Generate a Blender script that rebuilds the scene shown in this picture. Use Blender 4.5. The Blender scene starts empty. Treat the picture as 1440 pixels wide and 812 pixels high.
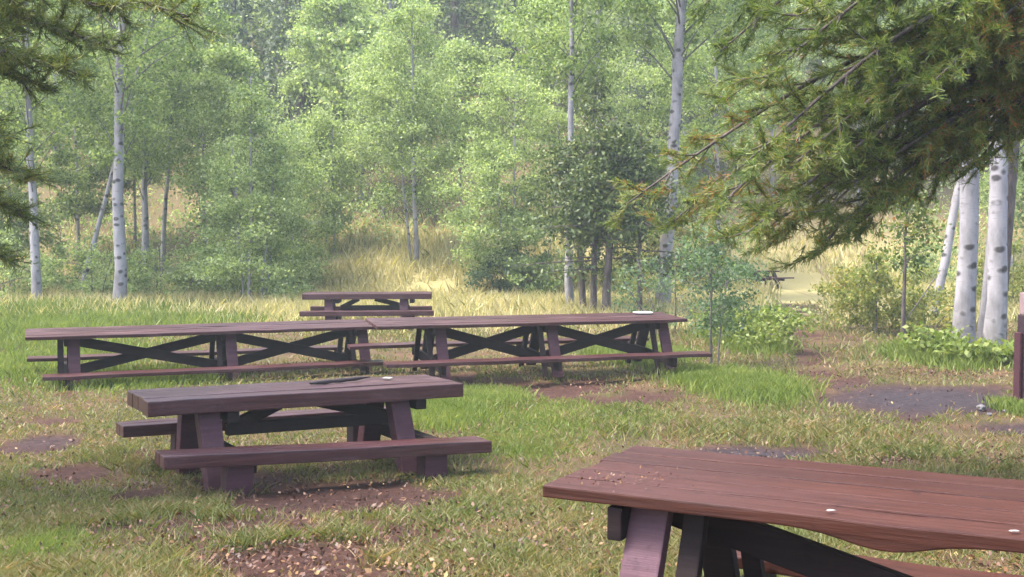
import bpy, bmesh, math, random
import numpy as np
from mathutils import Vector, Matrix
R = math.radians
SC = bpy.context.scene
COL = SC.collection

# ------------------------------------------------------------------ camera
CAM_H, CAM_P, FOC = 1.931, 2.708, 1605.0          # metres, degrees down, focal length in photo pixels
cd = bpy.data.cameras.new("camera"); cam = bpy.data.objects.new("camera", cd); COL.objects.link(cam)
cam.location = (0, 0, CAM_H); cam.rotation_euler = (R(90 - CAM_P), 0, 0)
cd.sensor_width = 36; cd.lens = 36 * FOC / 1440; cd.clip_end = 2000; cd.clip_start = 0.05
SC.camera = cam
# ------------------------------------------------------------------ light
SUN_EL, SUN_AZ = 64, 262       # azimuth clockwise from +Y, where the sun stands
w = bpy.data.worlds.new("World"); SC.world = w; w.use_nodes = True
nt = w.node_tree; bg = nt.nodes["Background"]
sky = nt.nodes.new("ShaderNodeTexSky"); sky.sky_type = 'NISHITA'; sky.sun_disc = False
sky.sun_elevation = R(SUN_EL); sky.sun_rotation = R(SUN_AZ); sky.air_density = 1.0; sky.dust_density = 4.0; sky.ozone_density = 0.6
nt.links.new(sky.outputs[0], bg.inputs[0]); bg.inputs[1].default_value = 0.15
sl = bpy.data.lights.new("sun", 'SUN'); so = bpy.data.objects.new("sun", sl); COL.objects.link(so)
sl.energy = 1.5; sl.angle = R(16); sl.color = (1.0, 0.97, 0.92)
sd = Vector((math.sin(R(SUN_AZ)) * math.cos(R(SUN_EL)), math.cos(R(SUN_AZ)) * math.cos(R(SUN_EL)), math.sin(R(SUN_EL))))
so.rotation_euler = sd.to_track_quat('Z', 'Y').to_euler(); so.location = (0, -20, 30)
SC.view_settings.view_transform = 'Standard'; SC.view_settings.look = 'None'
SC.view_settings.exposure = 2.6; SC.view_settings.gamma = 1; SC.view_settings.use_curve_mapping = False
SC.cycles.max_bounces = 6; SC.cycles.diffuse_bounces = 3; SC.cycles.glossy_bounces = 2
SC.cycles.transmission_bounces = 4; SC.cycles.volume_bounces = 0; SC.cycles.caustics_reflective = False

# ------------------------------------------------------------------ maths helpers
def vnoise(x, y, seed=0):
    x = np.asarray(x, float); y = np.asarray(y, float)
    xi = np.floor(x).astype(np.int64); yi = np.floor(y).astype(np.int64)
    fx = x - xi; fy = y - yi; fx = fx * fx * (3 - 2 * fx); fy = fy * fy * (3 - 2 * fy)
    def hsh(a, b):
        n = (a * 374761393 + b * 668265263 + seed * 974711) & 0x7fffffff
        n = ((n ^ (n >> 13)) * 1274126177) & 0x7fffffff
        return ((n ^ (n >> 16)) & 0xffff) / 65535.0
    return (hsh(xi, yi) * (1 - fx) + hsh(xi + 1, yi) * fx) * (1 - fy) + (hsh(xi, yi + 1) * (1 - fx) + hsh(xi + 1, yi + 1) * fx) * fy
def fbm(x, y, seed=0, o=4):
    s = 0; a = .5; t = 0
    for k in range(o):
        s = s + a * vnoise(np.asarray(x) * 2 ** k, np.asarray(y) * 2 ** k, seed + k * 17); t += a; a *= .55
    return s / t
def sstep(a, b, x):
    t = np.clip((x - a) / (b - a), 0, 1); return t * t * (3 - 2 * t)
def height(x, y):
    x = np.asarray(x, float); y = np.asarray(y, float)
    near = np.interp(y, [-60, 0, 2.5, 5, 9.5, 14, 20, 28, 400], [1.2, .45, .38, .22, -.11, -.09, -.06, -.08, -.08])
    near = near + .09 * sstep(1.5, 6, x) * sstep(12, 15, y) * (1 - sstep(20, 30, y)) * .8
    st = 31.5 + 8.0 * sstep(4, 10, x) + 3.0 * sstep(-4, -12, x) + 1.5 * (fbm(x / 7, y * 0 + 3, 5) - .5)
    t = np.maximum(y - st, 0)
    hill = .24 * t * sstep(0, 7, t) + .15 * np.maximum(t - 14, 0)
    hill = np.minimum(hill, 60)
    b = (fbm(x * .8, y * .8, 9) - .5) * .07 * sstep(2, 5, y) + (fbm(x / 5, y / 5, 31) - .5) * .6 * sstep(32, 45, y)
    return near + hill + b
def gz(x, y): return float(height(x, y))
cP, sP = math.cos(R(CAM_P)), math.sin(R(CAM_P))
def ray(u, v):
    a = (u - 720) / FOC; b = (406 - v) / FOC
    return Vector((a, cP + b * sP, -sP + b * cP))
def at(u, v, d):                       # point seen at photo pixel u, v at forward distance y = d
    r = ray(u, v); return Vector((r.x * d / r.y, d, CAM_H + r.z * d / r.y))
def ground_at(u, v):
    r = ray(u, v); y = 2.5
    while y < 200:
        k = y / r.y
        if CAM_H + r.z * k < gz(r.x * k, y): break
        y += .05
    return Vector((r.x * y / r.y, y, gz(r.x * y / r.y, y)))
def foot(u, d):
    x = ray(u, 430).x * d; return Vector((x, d, gz(x, d)))

# ------------------------------------------------------------------ object helpers
def tag(o, label=None, cat=None, group=None, kind=None):
    if label: o['label'] = label
    if cat: o['category'] = cat
    if group: o['group'] = group
    if kind: o['kind'] = kind
    return o
def empty(name, loc, rz=0):
    o = bpy.data.objects.new(name, None); COL.objects.link(o); o.location = loc; o.rotation_euler.z = rz
    o.empty_display_size = .2
    return o
def link(name, me, mat, parent=None, smooth=False):
    o = bpy.data.objects.new(name, me); COL.objects.link(o)
    if mat is not None: me.materials.append(mat)
    if parent is not None: o.parent = parent
    if smooth: me.polygons.foreach_set('use_smooth', [True] * len(me.polygons))
    return o
def np_mesh(name, V, F, n):            # V (k,3), F (m,n) index array, n corners per face
    me = bpy.data.meshes.new(name); m = len(F)
    me.vertices.add(len(V)); me.vertices.foreach_set('co', np.ascontiguousarray(V, dtype=np.float32).ravel())
    me.loops.add(m * n); me.loops.foreach_set('vertex_index', np.ascontiguousarray(F, dtype=np.int32).ravel())
    me.polygons.add(m); me.polygons.foreach_set('loop_start', np.arange(0, m * n, n, dtype=np.int32))
    try: me.polygons.foreach_set('loop_total', np.full(m, n, dtype=np.int32))
    except Exception: pass
    me.update(calc_edges=True)
    return me
class MB:
    def __init__(s): s.bm = bmesh.new()
    def box(s, c, size, rot=None, bev=.006, cuts=0, jit=0, rnd=None):
        bm = bmesh.new(); bmesh.ops.create_cube(bm, size=1)
        M = Matrix.Translation(c) @ (rot.to_4x4() if rot is not None else Matrix()) @ Matrix.Diagonal((*size, 1))
        if cuts:
            es = [e for e in bm.edges if abs((e.verts[0].co - e.verts[1].co).x) > .5]
            bmesh.ops.subdivide_edges(bm, edges=es, cuts=cuts)
        if jit and rnd:
            cols = {}
            for v in bm.verts:
                k = round(v.co.x, 3)
                if k not in cols: cols[k] = rnd.gauss(0, jit)
                v.co.z += cols[k] / size[2]; v.co.y += rnd.gauss(0, jit * .5) / size[1]
        bmesh.ops.transform(bm, matrix=M, verts=bm.verts)
        if bev:
            es = [e for e in bm.edges if len(e.link_faces) == 2 and e.calc_face_angle(0) > .6]
            bmesh.ops.bevel(bm, geom=es, offset=bev, segments=2, affect='EDGES', profile=.6)
        me = bpy.data.meshes.new('t'); bm.to_mesh(me); bm.free(); s.bm.from_mesh(me); bpy.data.meshes.remove(me)
        return s
    def bar(s, a, b, wy, wz, up=Vector((0, 0, 1)), **k):    # squared timber from a to b; wz measured along 'up'
        a = Vector(a); b = Vector(b); x = (b - a).normalized(); y = up.cross(x).normalized(); z = x.cross(y)
        s.box((a + b) / 2, ((b - a).length, wy, wz), Matrix((x, y, z)).transposed(), **k); return s
    def build(s, name, mat, parent=None):
        me = bpy.data.meshes.new(name); s.bm.to_mesh(me); s.bm.free()
        return link(name, me, mat, parent)
def tube_arrays(path, radii, seg=8, cap=True, rng=None, rough=0):
    path = np.asarray(path, float); n = len(path)
    t = np.gradient(path, axis=0); t /= np.linalg.norm(t, axis=1)[:, None] + 1e-9
    ref = np.array([0, 0, 1.0]) if abs(t[0][2]) < .8 else np.array([1.0, 0, 0])
    V = []; 
    for i in range(n):
        a = np.cross(ref, t[i]); a /= np.linalg.norm(a); b = np.cross(t[i], a)
        th = np.linspace(0, 2 * np.pi, seg, endpoint=False)
        r = radii[i] * (1 + (rng.normal(0, rough, seg) if rng is not None and rough else 0))
        V.append(path[i] + np.outer(np.cos(th) * r, a) + np.outer(np.sin(th) * r, b))
    V = np.concatenate(V); F = []
    i = np.arange(n - 1)[:, None]; j = np.arange(seg)[None, :]; k = (j + 1) % seg
    F = np.stack([i * seg + j, i * seg + k, (i + 1) * seg + k, (i + 1) * seg + j], -1).reshape(-1, 4)
    return V, F
class Quads:                                        # gathers tubes and quads
    def __init__(s): s.V = []; s.F = []; s.n = 0
    def add(s, V, F): s.V.append(V); s.F.append(F + s.n); s.n += len(V)
    def tube(s, path, radii, seg=6, **k): s.add(*tube_arrays(path, radii, seg, **k))
    def mesh(s, name): return np_mesh(name, np.concatenate(s.V), np.concatenate(s.F), 4)
def leaf_quads(C, size, rng, aspect=.62, up=0.0, size_var=.3):
    n = len(C); d = rng.normal(size=(n, 3)); d[:, 2] -= .25; d /= np.linalg.norm(d, axis=1)[:, None]
    q = rng.normal(size=(n, 3)); q[:, 2] += up; sd = np.cross(d, q); sd /= np.linalg.norm(sd, axis=1)[:, None] + 1e-9
    L = size * (1 + rng.uniform(-size_var, size_var, n))[:, None]
    a = C; b = C + d * L * .5 + sd * L * aspect * .5; c = C + d * L; e = C + d * L * .5 - sd * L * aspect * .5
    V = np.stack([a, b, c, e], 1).reshape(-1, 3); F = np.arange(n * 4).reshape(n, 4)
    return V, F

# ------------------------------------------------------------------ materials
def newmat(name):
    m = bpy.data.materials.new(name); m.use_nodes = True; n = m.node_tree.nodes; l = m.node_tree.links
    for x in list(n): n.remove(x)
    out = n.new('ShaderNodeOutputMaterial'); b = n.new('ShaderNodeBsdfPrincipled'); l.new(b.outputs[0], out.inputs[0])
    return m, n, l, b, out
def ramp(n, l, fac, stops):
    r = n.new('ShaderNodeValToRGB'); e = r.color_ramp.elements
    while len(e) > 1: e.remove(e[0])
    e[0].position = stops[0][0]; e[0].color = (*stops[0][1], 1)
    for p, c in stops[1:]:
        x = e.new(p); x.color = (*c, 1)
    l.new(fac, r.inputs[0]); return r.outputs[0]
def noise(n, l, vec, scale, detail=4, rough=.6):
    t = n.new('ShaderNodeTexNoise'); t.inputs['Scale'].default_value = scale; t.inputs['Detail'].default_value = detail
    t.inputs['Roughness'].default_value = rough; l.new(vec, t.inputs['Vector']); return t.outputs['Fac']
def mapping(n, l, vec, sc):
    m = n.new('ShaderNodeMapping'); m.inputs['Scale'].default_value = sc; l.new(vec, m.inputs['Vector']); return m.outputs[0]
def mixc(n, l, fac, a, b, mode='MIX'):
    m = n.new('ShaderNodeMix'); m.data_type = 'RGBA'; m.blend_type = mode
    if isinstance(fac, float): m.inputs[0].default_value = fac
    else: l.new(fac, m.inputs[0])
    for s, i in ((a, 6), (b, 7)):
        if isinstance(s, tuple): m.inputs[i].default_value = (*s, 1)
        else: l.new(s, m.inputs[i])
    return m.outputs[2]
def math_(n, l, op, a, b=0.0):
    m = n.new('ShaderNodeMath'); m.operation = op
    for s, i in ((a, 0), (b, 1)):
        if isinstance(s, (int, float)): m.inputs[i].default_value = s
        else: l.new(s, m.inputs[i])
    return m.outputs[0]
def bump(n, l, b, h, strength, dist=.01):
    k = n.new('ShaderNodeBump'); k.inputs['Strength'].default_value = strength; k.inputs['Distance'].default_value = dist
    l.new(h, k.inputs['Height']); l.new(k.outputs[0], b.inputs['Normal'])

def wood(name, dark, mid, light, rough=.42, worn=.5, spec=.5):
    m, n, l, b, o = newmat(name)
    tc = n.new('ShaderNodeTexCoord').outputs['Object']
    oi = n.new('ShaderNodeObjectInfo')
    g = noise(n, l, mapping(n, l, tc, (1.2, 28, 28)), 1.5, 6, .65)
    p = noise(n, l, mapping(n, l, tc, (1.6, 3.5, 3.5)), 1.0, 5, .7)
    geo = n.new('ShaderNodeNewGeometry')
    isl = geo.outputs['Random Per Island']
    c = ramp(n, l, g, [(.28, dark), (.5, mid), (.75, light)])
    c2 = mixc(n, l, math_(n, l, 'MULTIPLY', isl, .75), c, tuple(x * .6 for x in mid))
    wr = ramp(n, l, p, [(.52, (0, 0, 0)), (.68, (1, 1, 1))])
    c3 = mixc(n, l, math_(n, l, 'MULTIPLY', wr, worn), c2, (.12, .065, .065))
    gr = noise(n, l, tc, 9, 6, .75)
    c4 = mixc(n, l, ramp(n, l, gr, [(.58, (0, 0, 0)), (.72, (.75, .75, .75))]), c3, tuple(x * .5 for x in dark))
    l.new(c4, b.inputs['Base Color'])
    rr = n.new('ShaderNodeMapRange'); l.new(p, rr.inputs[0]); rr.inputs[3].default_value = rough - .14; rr.inputs[4].default_value = rough + .22
    l.new(rr.outputs[0], b.inputs['Roughness'])
    bump(n, l, b, math_(n, l, 'ADD', g, math_(n, l, 'MULTIPLY', gr, .5)), .55, .006); b.inputs['Specular IOR Level'].default_value = spec
    return m
M_TAB = wood('red_brown_painted_wood', (.018, .0052, .0055), (.044, .0125, .0130), (.080, .028, .029), .36, .45, .35)
M_TABN = wood('near_red_brown_painted_wood', (.021, .0058, .0030), (.047, .0132, .0075), (.076, .026, .016), .42, .08, .26)
M_LEG = wood('purple_brown_stained_wood', (.030, .0095, .014), (.060, .020, .028), (.10, .040, .052), .55, .35, .2)
M_DARK = wood('shade_darkened_wood', (.008, .005, .005), (.018, .011, .011), (.032, .021, .021), .7, .12, .12)  # under-table parts and far legs; their shade is put into the colour
M_LEGN = wood('lilac_brown_leg_wood', (.048, .020, .027), (.083, .036, .048), (.125, .060, .078), .55, .4, .25)
def plain(name, col, rough=.8, nz=.25, sc=20):
    m, n, l, b, o = newmat(name)
    tc = n.new('ShaderNodeTexCoord').outputs['Object']; f = noise(n, l, tc, sc, 5)
    l.new(ramp(n, l, f, [(.3, tuple(c * (1 - nz) for c in col)), (.7, tuple(min(1, c * (1 + nz)) for c in col))]), b.inputs['Base Color'])
    b.inputs['Roughness'].default_value = rough; bump(n, l, b, f, .4, .01); return m
M_STONE = plain('grey_stone', (.10, .095, .10)); M_WHITE = plain('white_paper', (.42, .41, .40), .7, .05)
M_PALE = plain('pale_litter', (.22, .19, .17)); M_PALECAP = plain('pale_pink_wood', (.20, .135, .135), .7, .15)
M_POST = wood('dark_purple_brown_wood', (.014, .004, .009), (.028, .009, .018), (.05, .02, .028), .5, .1)
M_STICK = plain('dark_debris', (.03, .02, .02))

def leaf_mat(name, stops, trans=.5, clump=None, rough=.5):
    m, n, l, b, o = newmat(name)
    geo = n.new('ShaderNodeNewGeometry'); tc = n.new('ShaderNodeTexCoord').outputs['Object']
    cl = noise(n, l, tc, 1.1, 2)
    f = math_(n, l, 'ADD', math_(n, l, 'MULTIPLY', geo.outputs['Random Per Island'], .72), math_(n, l, 'SUBTRACT', math_(n, l, 'MULTIPLY', cl, .9), .30))
    c = ramp(n, l, f, stops)
    l.new(c, b.inputs['Base Color']); b.inputs['Roughness'].default_value = rough
    b.inputs['Specular IOR Level'].default_value = .35
    t = n.new('ShaderNodeBsdfTranslucent'); tcl = mixc(n, l, 1.0, c, (1.25, 1.3, .75), 'MULTIPLY'); l.new(tcl, t.inputs[0])
    x = n.new('ShaderNodeMixShader'); x.inputs[0].default_value = trans
    l.new(b.outputs[0], x.inputs[1]); l.new(t.outputs[0], x.inputs[2]); l.new(x.outputs[0], o.inputs[0]); return m
L_MID = leaf_mat('aspen_leaves', [(0, (.045, .075, .018)), (.4, (.13, .19, .055)), (.7, (.22, .285, .095)), (1, (.36, .40, .17))])
L_LIGHT = leaf_mat('light_aspen_leaves', [(0, (.07, .105, .03)), (.4, (.20, .27, .095)), (.7, (.31, .375, .16)), (1, (.43, .47, .25))])
L_BLUE = leaf_mat('grey_green_leaves', [(0, (.045, .075, .035)), (.5, (.09, .145, .07)), (1, (.17, .23, .13))])
L_YEL = leaf_mat('yellow_green_leaves', [(0, (.08, .10, .02)), (.5, (.17, .20, .05)), (.8, (.28, .26, .07)), (1, (.36, .26, .07))])
L_PINE = leaf_mat('pine_needles', [(0, (.03, .06, .014)), (.35, (.09, .14, .03)), (.7, (.165, .20, .045)), (.86, (.24, .20, .05)), (.93, (.32, .12, .04))], .38)
L_PINEL = leaf_mat('yellowing_pine_needles', [(0, (.035, .06, .014)), (.4, (.09, .13, .03)), (.8, (.18, .19, .04)), (1, (.32, .20, .04))], .3)
L_DPINE = leaf_mat('dark_pine_needles', [(0, (.018, .032, .009)), (.4, (.05, .08, .02)), (.75, (.10, .13, .034)), (1, (.17, .18, .055))], .28)
L_SPRUCE = leaf_mat('spruce_needles', [(0, (.03, .05, .026)), (.5, (.08, .115, .06)), (1, (.15, .18, .09))], .3)
L_GRASS = leaf_mat('grass_blades', [(0, (.06, .085, .018)), (.3, (.115, .14, .032)), (.52, (.165, .165, .052)), (.75, (.20, .15, .068)), (.9, (.25, .175, .09)), (1, (.33, .24, .13))], .35)
L_LUSH = leaf_mat('lush_grass_blades', [(0, (.07, .105, .018)), (.5, (.145, .195, .036)), (1, (.24, .26, .07))], .4)
L_DRY = leaf_mat('dry_grass_blades', [(0, (.18, .20, .06)), (.3, (.36, .325, .14)), (.7, (.50, .42, .21)), (1, (.58, .51, .32))], .35)
L_LITTER = leaf_mat('fallen_leaf', [(0, (.03, .015, .01)), (.45, (.08, .035, .02)), (.72, (.14, .06, .025)), (.9, (.19, .12, .04)), (1, (.28, .22, .09))], .1)

def bark_aspen(name, white=(.31, .29, .30), dk=(.035, .03, .03)):
    m, n, l, b, o = newmat(name)
    tc = n.new('ShaderNodeTexCoord').outputs['Object']
    v = n.new('ShaderNodeTexVoronoi'); v.inputs['Scale'].default_value = 1.0; v.inputs['Randomness'].default_value = 1
    wv = mixc(n, l, .34, mapping(n, l, tc, (5.5, 5.5, 8.5)), noise(n, l, tc, 6, 3)); l.new(wv, v.inputs['Vector'])
    eyes = ramp(n, l, v.outputs['Distance'], [(.20, (1, 1, 1)), (.36, (0, 0, 0))])
    keep = ramp(n, l, noise(n, l, mapping(n, l, tc, (2, 2, 2.3)), 1.6, 1), [(.38, (0, 0, 0)), (.43, (1, 1, 1))])
    lent = ramp(n, l, noise(n, l, mapping(n, l, tc, (5, 5, 55)), 1.0, 3, .6), [(.60, (0, 0, 0)), (.70, (.75, .75, .75))])
    big = noise(n, l, mapping(n, l, tc, (3, 3, 1.2)), 1.3, 4)
    base = ramp(n, l, big, [(.3, tuple(c * .42 for c in white)), (.5, tuple(c * .8 for c in white)), (.68, white)])
    c = mixc(n, l, math_(n, l, 'MULTIPLY', lent, .8), base, (.13, .11, .10))
    c = mixc(n, l, math_(n, l, 'MULTIPLY', eyes, keep), c, dk)
    sx = n.new('ShaderNodeSeparateXYZ'); l.new(tc, sx.inputs[0])
    bs = ramp(n, l, math_(n, l, 'ADD', math_(n, l, 'MULTIPLY', sx.outputs[2], .8), math_(n, l, 'MULTIPLY', big, .5)), [(.25, (1, 1, 1)), (.95, (0, 0, 0))])
    c = mixc(n, l, math_(n, l, 'MULTIPLY', bs, .7), c, (.10, .085, .07))
    l.new(c, b.inputs['Base Color']); b.inputs['Roughness'].default_value = .75
    bump(n, l, b, math_(n, l, 'ADD', eyes, lent), .4, .01); return m
B_ASPEN = bark_aspen('aspen_bark'); B_ASPENF = bark_aspen('grey_aspen_bark', (.25, .24, .245))
def bark(name, a, b_, sc=(14, 14, 3)):
    m, n, l, b, o = newmat(name); tc = n.new('ShaderNodeTexCoord').outputs['Object']
    f = noise(n, l, mapping(n, l, tc, sc), 1.2, 6, .7); l.new(ramp(n, l, f, [(.35, a), (.65, b_)]), b.inputs['Base Color'])
    b.inputs['Roughness'].default_value = .9; bump(n, l, b, f, .8, .02); return m
B_PINE = bark('pine_bark', (.03, .022, .02), (.13, .10, .09)); B_TWIG = bark('twig_bark', (.05, .045, .04), (.15, .13, .12))

# ------------------------------------------------------------------ ground
DIRT = []      # (x, y, rx, ry, strength, kind)  kind 0 red-brown, 1 grey-purple
def dirt(u, v, ru, rv, s=1.0, kind=0):
    c = ground_at(u, v); e = ground_at(u, v - rv); f = ground_at(u, v + rv)
    DIRT.append((c.x, (e.y + f.y) / 2, ru / FOC * c.y, max((e.y - f.y) / 2, .15), s, kind))
for a in [(470, 705, 170, 26, 1.4), (350, 680, 120, 20, .9), (430, 785, 130, 34, 1.15), (200, 700, 120, 26, .55), (150, 745, 70, 12, .5),
          (1060, 640, 120, 16, 1.1, 1), (1330, 655, 130, 12, .7), (1310, 563, 150, 24, 1.25, 1), (1170, 585, 70, 14, .5, 1), (1420, 600, 60, 16, .7, 1),
          (1180, 540, 60, 22, .65), (1140, 500, 55, 22, .7), (1125, 470, 50, 18, .6), (1120, 447, 48, 13, .6), (1115, 430, 40, 7, .7, 1),
          (820, 545, 150, 14, .8), (640, 540, 120, 14, .6), (330, 560, 130, 12, .5), (60, 620, 60, 14, .6, 1), (780, 417, 140, 7, 1.0, 1), (900, 412, 60, 7, 1.0, 1), (1100, 412, 40, 4, .4),
          (110, 665, 60, 12, .9), (250, 735, 90, 14, .7), (700, 720, 60, 12, .35), (40, 800, 60, 20, .3)]:
    dirt(*a)
for a in [(380, 745, 190, 26, 1.0), (520, 800, 90, 16, .8), (230, 640, 80, 14, .7), (330, 800, 80, 16, .8), (60, 600, 90, 12, .6), (950, 600, 90, 8, .5), (860, 560, 110, 10, .7)]: dirt(*a)
DIRT.append((2.3, 3.8, 2.2, 1.5, .9, 0))
def dirt_mask(x, y):
    m = np.zeros_like(x, dtype=float); g = np.zeros_like(m)
    for (cx, cy, rx, ry, s, k) in DIRT:
        e = s * np.exp(-(((x - cx) / rx) ** 2 + ((y - cy) / ry) ** 2) * 1.1); m = np.maximum(m, e); g = np.maximum(g, e * k)
    nz = fbm(x * 1.6, y * 1.6, 77, 5)
    return np.clip(sstep(.22, .58, m * 1.0 + (nz - .5) * 1.6), 0, 1), g
def axis(a, b, fine0, fine1, fs, cs):
    xs = list(np.arange(fine0, fine1, fs)); x = fine0; s = fs
    lo = []
    while x > a: s = min(s * 1.25, cs); x -= s; lo.append(x)
    x = xs[-1]; s = fs; hi = []
    while x < b: s = min(s * 1.25, cs); x += s; hi.append(x)
    return np.array(lo[::-1] + xs + hi)
gx = axis(-260, 260, -9, 12, .10, 8); gy = axis(-60, 330, 2.5, 30, .10, 5)
X, Y = np.meshgrid(gx, gy); Z = height(X, Y)
dm, dg = dirt_mask(X, Y)
Z = Z - .025 * dm + (fbm(X * 7, Y * 7, 3, 3) - .5) * .035 * sstep(40, 20, Y)
nx, ny = len(gx), len(gy)
i = np.arange(ny - 1)[:, None]; j = np.arange(nx - 1)[None, :]
F = np.stack([i * nx + j, i * nx + j + 1, (i + 1) * nx + j + 1, (i + 1) * nx + j], -1).reshape(-1, 4)
me = np_mesh('ground', np.stack([X, Y, Z], -1).reshape(-1, 3), F, 4)
for nm, arr in (('dirt', dm), ('grey', dg), ('far', sstep(24, 31, Y) * (1 - .85 * sstep(35, 44, Y - 7 * sstep(5, 9, X))))):
    a = me.attributes.new(nm, 'FLOAT', 'POINT'); a.data.foreach_set('value', np.ascontiguousarray(arr, dtype=np.float32).ravel())
m, n, l, b, o = newmat('meadow_soil')
def attr(nm):
    a = n.new('ShaderNodeAttribute'); a.attribute_name = nm; return a.outputs['Fac']
tc = n.new('ShaderNodeTexCoord').outputs['Object']
n1 = noise(n, l, tc, 1.3, 6, .7); n2 = noise(n, l, tc, 14, 6, .75); n3 = noise(n, l, tc, 60, 3, .7)
gc = ramp(n, l, n1, [(.3, (.05, .048, .017)), (.5, (.085, .058, .028)), (.7, (.12, .066, .036))])
gc = mixc(n, l, attr('far'), gc, (.33, .285, .125))
rd = ramp(n, l, n2, [(.3, (.02, .009, .007)), (.55, (.062, .028, .02)), (.75, (.13, .07, .048))])
gd = ramp(n, l, n2, [(.3, (.014, .011, .013)), (.55, (.040, .030, .035)), (.75, (.085, .066, .07))])
dc = mixc(n, l, attr('grey'), rd, gd)
c = mixc(n, l, attr('dirt'), gc, dc)
c = mixc(n, l, .55, c, ramp(n, l, n3, [(.3, (.35, .35, .35)), (.7, (1, 1, 1))]), 'MULTIPLY')
l.new(c, b.inputs['Base Color']); b.inputs['Roughness'].default_value = .95; b.inputs['Specular IOR Level'].default_value = .15
bump(n, l, b, math_(n, l, 'ADD', n2, math_(n, l, 'MULTIPLY', n3, .4)), .8, .03)
g_obj = link('ground', me, m, smooth=True); tag(g_obj, kind='structure')

# ------------------------------------------------------------------ grass (stuff)
def screen_points(n, d0, d1, rng, power=0.0, umin=-80, umax=1520):
    s = rng.uniform(0, 1, n)                     # uniform in 1/d: even over the picture height
    d = 1 / (1 / d0 + (1 / d1 - 1 / d0) * s)
    u = rng.uniform(umin, umax, n); return (u - 720) / FOC * d * 1.0, d
def blades(name, x, y, h, w, mat, rng, lean=.45):
    n = len(x); z = height(x, y) - .01
    dm_, _ = dirt_mask(x, y)
    base = np.stack([x, y, z], 1); th = rng.uniform(0, 2 * np.pi, n)
    ax = np.stack([np.cos(th), np.sin(th), 0 * th], 1) * (w * .5)[:, None]
    ln = rng.normal(0, lean, (n, 2)) * h[:, None]
    top = base + np.stack([ln[:, 0], ln[:, 1], h], 1)
    mid = base + np.stack([ln[:, 0] * .35, ln[:, 1] * .35, h * .55], 1)
    V = np.stack([base - ax, base + ax, mid + ax * .8, top, mid - ax * .8], 1).reshape(-1, 3)
    F = np.arange(n * 5).reshape(n, 5)
    return link(name, np_mesh(name, V, F, 5), mat)
rng = np.random.default_rng(5)
x, y = screen_points(620000, 3.0, 34, rng, umin=-420, umax=1980)
dmv, _ = dirt_mask(x, y)
cov = fbm(x * .9, y * .9, 21, 4)
keep = (rng.uniform(0, 1, len(x)) > dmv * 1.02) & (rng.uniform(0, 1, len(x)) < sstep(.32, .55, cov) * .85 + .2)
x, y = x[keep], y[keep]
hh = (.028 + .05 * rng.beta(2, 3, len(x)) + .05 * sstep(.5, .75, fbm(x * .6, y * .6, 41))) * (1 + 1.3 * sstep(16, 27, y))
tag(blades('short_grass', x, y, hh, np.maximum(.0045, .0011 * y), L_GRASS, rng, .75), 'short thin patchy grass, half green half straw coloured, around the picnic tables', 'grass', kind='stuff')
# lush patches
LUSH = []
for (u, v, ru, rv, hgt) in [(60, 512, 130, 30, .14), (190, 535, 100, 12, .12), (60, 440, 90, 8, .35), (200, 438, 90, 7, .3), (40, 470, 120, 20, .28), (1060, 550, 60, 18, .17), (1000, 535, 50, 12, .14), (620, 585, 60, 18, .12), (800, 590, 120, 20, .07),
                            (1315, 505, 45, 12, .20), (680, 560, 60, 12, .10), (40, 780, 70, 30, .07), (230, 455, 140, 12, .25), (1040, 480, 40, 12, .2), (900, 500, 60, 12, .12), (730, 625, 60, 20, .06), (1420, 575, 20, 8, .12)]:
    c = ground_at(u, v); k = 2600 if hgt > .1 else 1800
    e = ground_at(u, v - rv); f = ground_at(u, v + rv)
    LUSH.append((rng.normal(c.x, ru / FOC * c.y * .55, k * 3), rng.normal(c.y, (e.y - f.y) * .28, k * 3), np.full(k * 3, hgt)))
x = np.concatenate([a[0] for a in LUSH]); y = np.concatenate([a[1] for a in LUSH]); hg = np.concatenate([a[2] for a in LUSH])
k = (y > 3) & (rng.uniform(0, 1, len(x)) > dirt_mask(x, y)[0] * .9); x, y, hg = x[k], y[k], hg[k]
tag(blades('green_grass', x, y, hg * rng.uniform(.4, 1.15, len(x)), np.maximum(.005, .0011 * y), L_LUSH, rng, .4), 'longer bright green grass in tufts beside the long tables and saplings', 'grass', kind='stuff')
# dry tall grass beyond
x, y = screen_points(170000, 22, 50, rng, umin=-300, umax=1900)
path = np.exp(-((x - np.interp(y, [20, 30, 42], [4.9, 7.6, 10.6])) / 1.3) ** 2)
start = 27.5 + 2 * (fbm(x * .5, x * 0, 3) - .5) + np.where(x > 4, 2.5, 0) + np.where(x < -3, .5, 0) + 3.5 * sstep(-4.5, -9, x)
k = (rng.uniform(0, 1, len(x)) > sstep(35, 43, y - 7 * sstep(5, 9, x)) * .9) & (y > start - 5.5 * rng.uniform(0, 1, len(x)) ** 1.6) & (rng.uniform(0, 1, len(x)) > path * 1.2 * (y < 43)) & (fbm(x * .7, y * .7, 8) > .33) & (rng.uniform(0, 1, len(x)) > dirt_mask(x, y)[0] * .9)
x, y = x[k], y[k]
tag(blades('dry_grass', x, y, rng.uniform(.15, .55, len(x)) * (.35 + .65 * sstep(22, 30, y)), .0013 * y * rng.uniform(.6, 1.2, len(x)), L_DRY, rng, .35), 'tall dry yellow grass covering the slope behind the tables', 'grass', kind='stuff')
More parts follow.
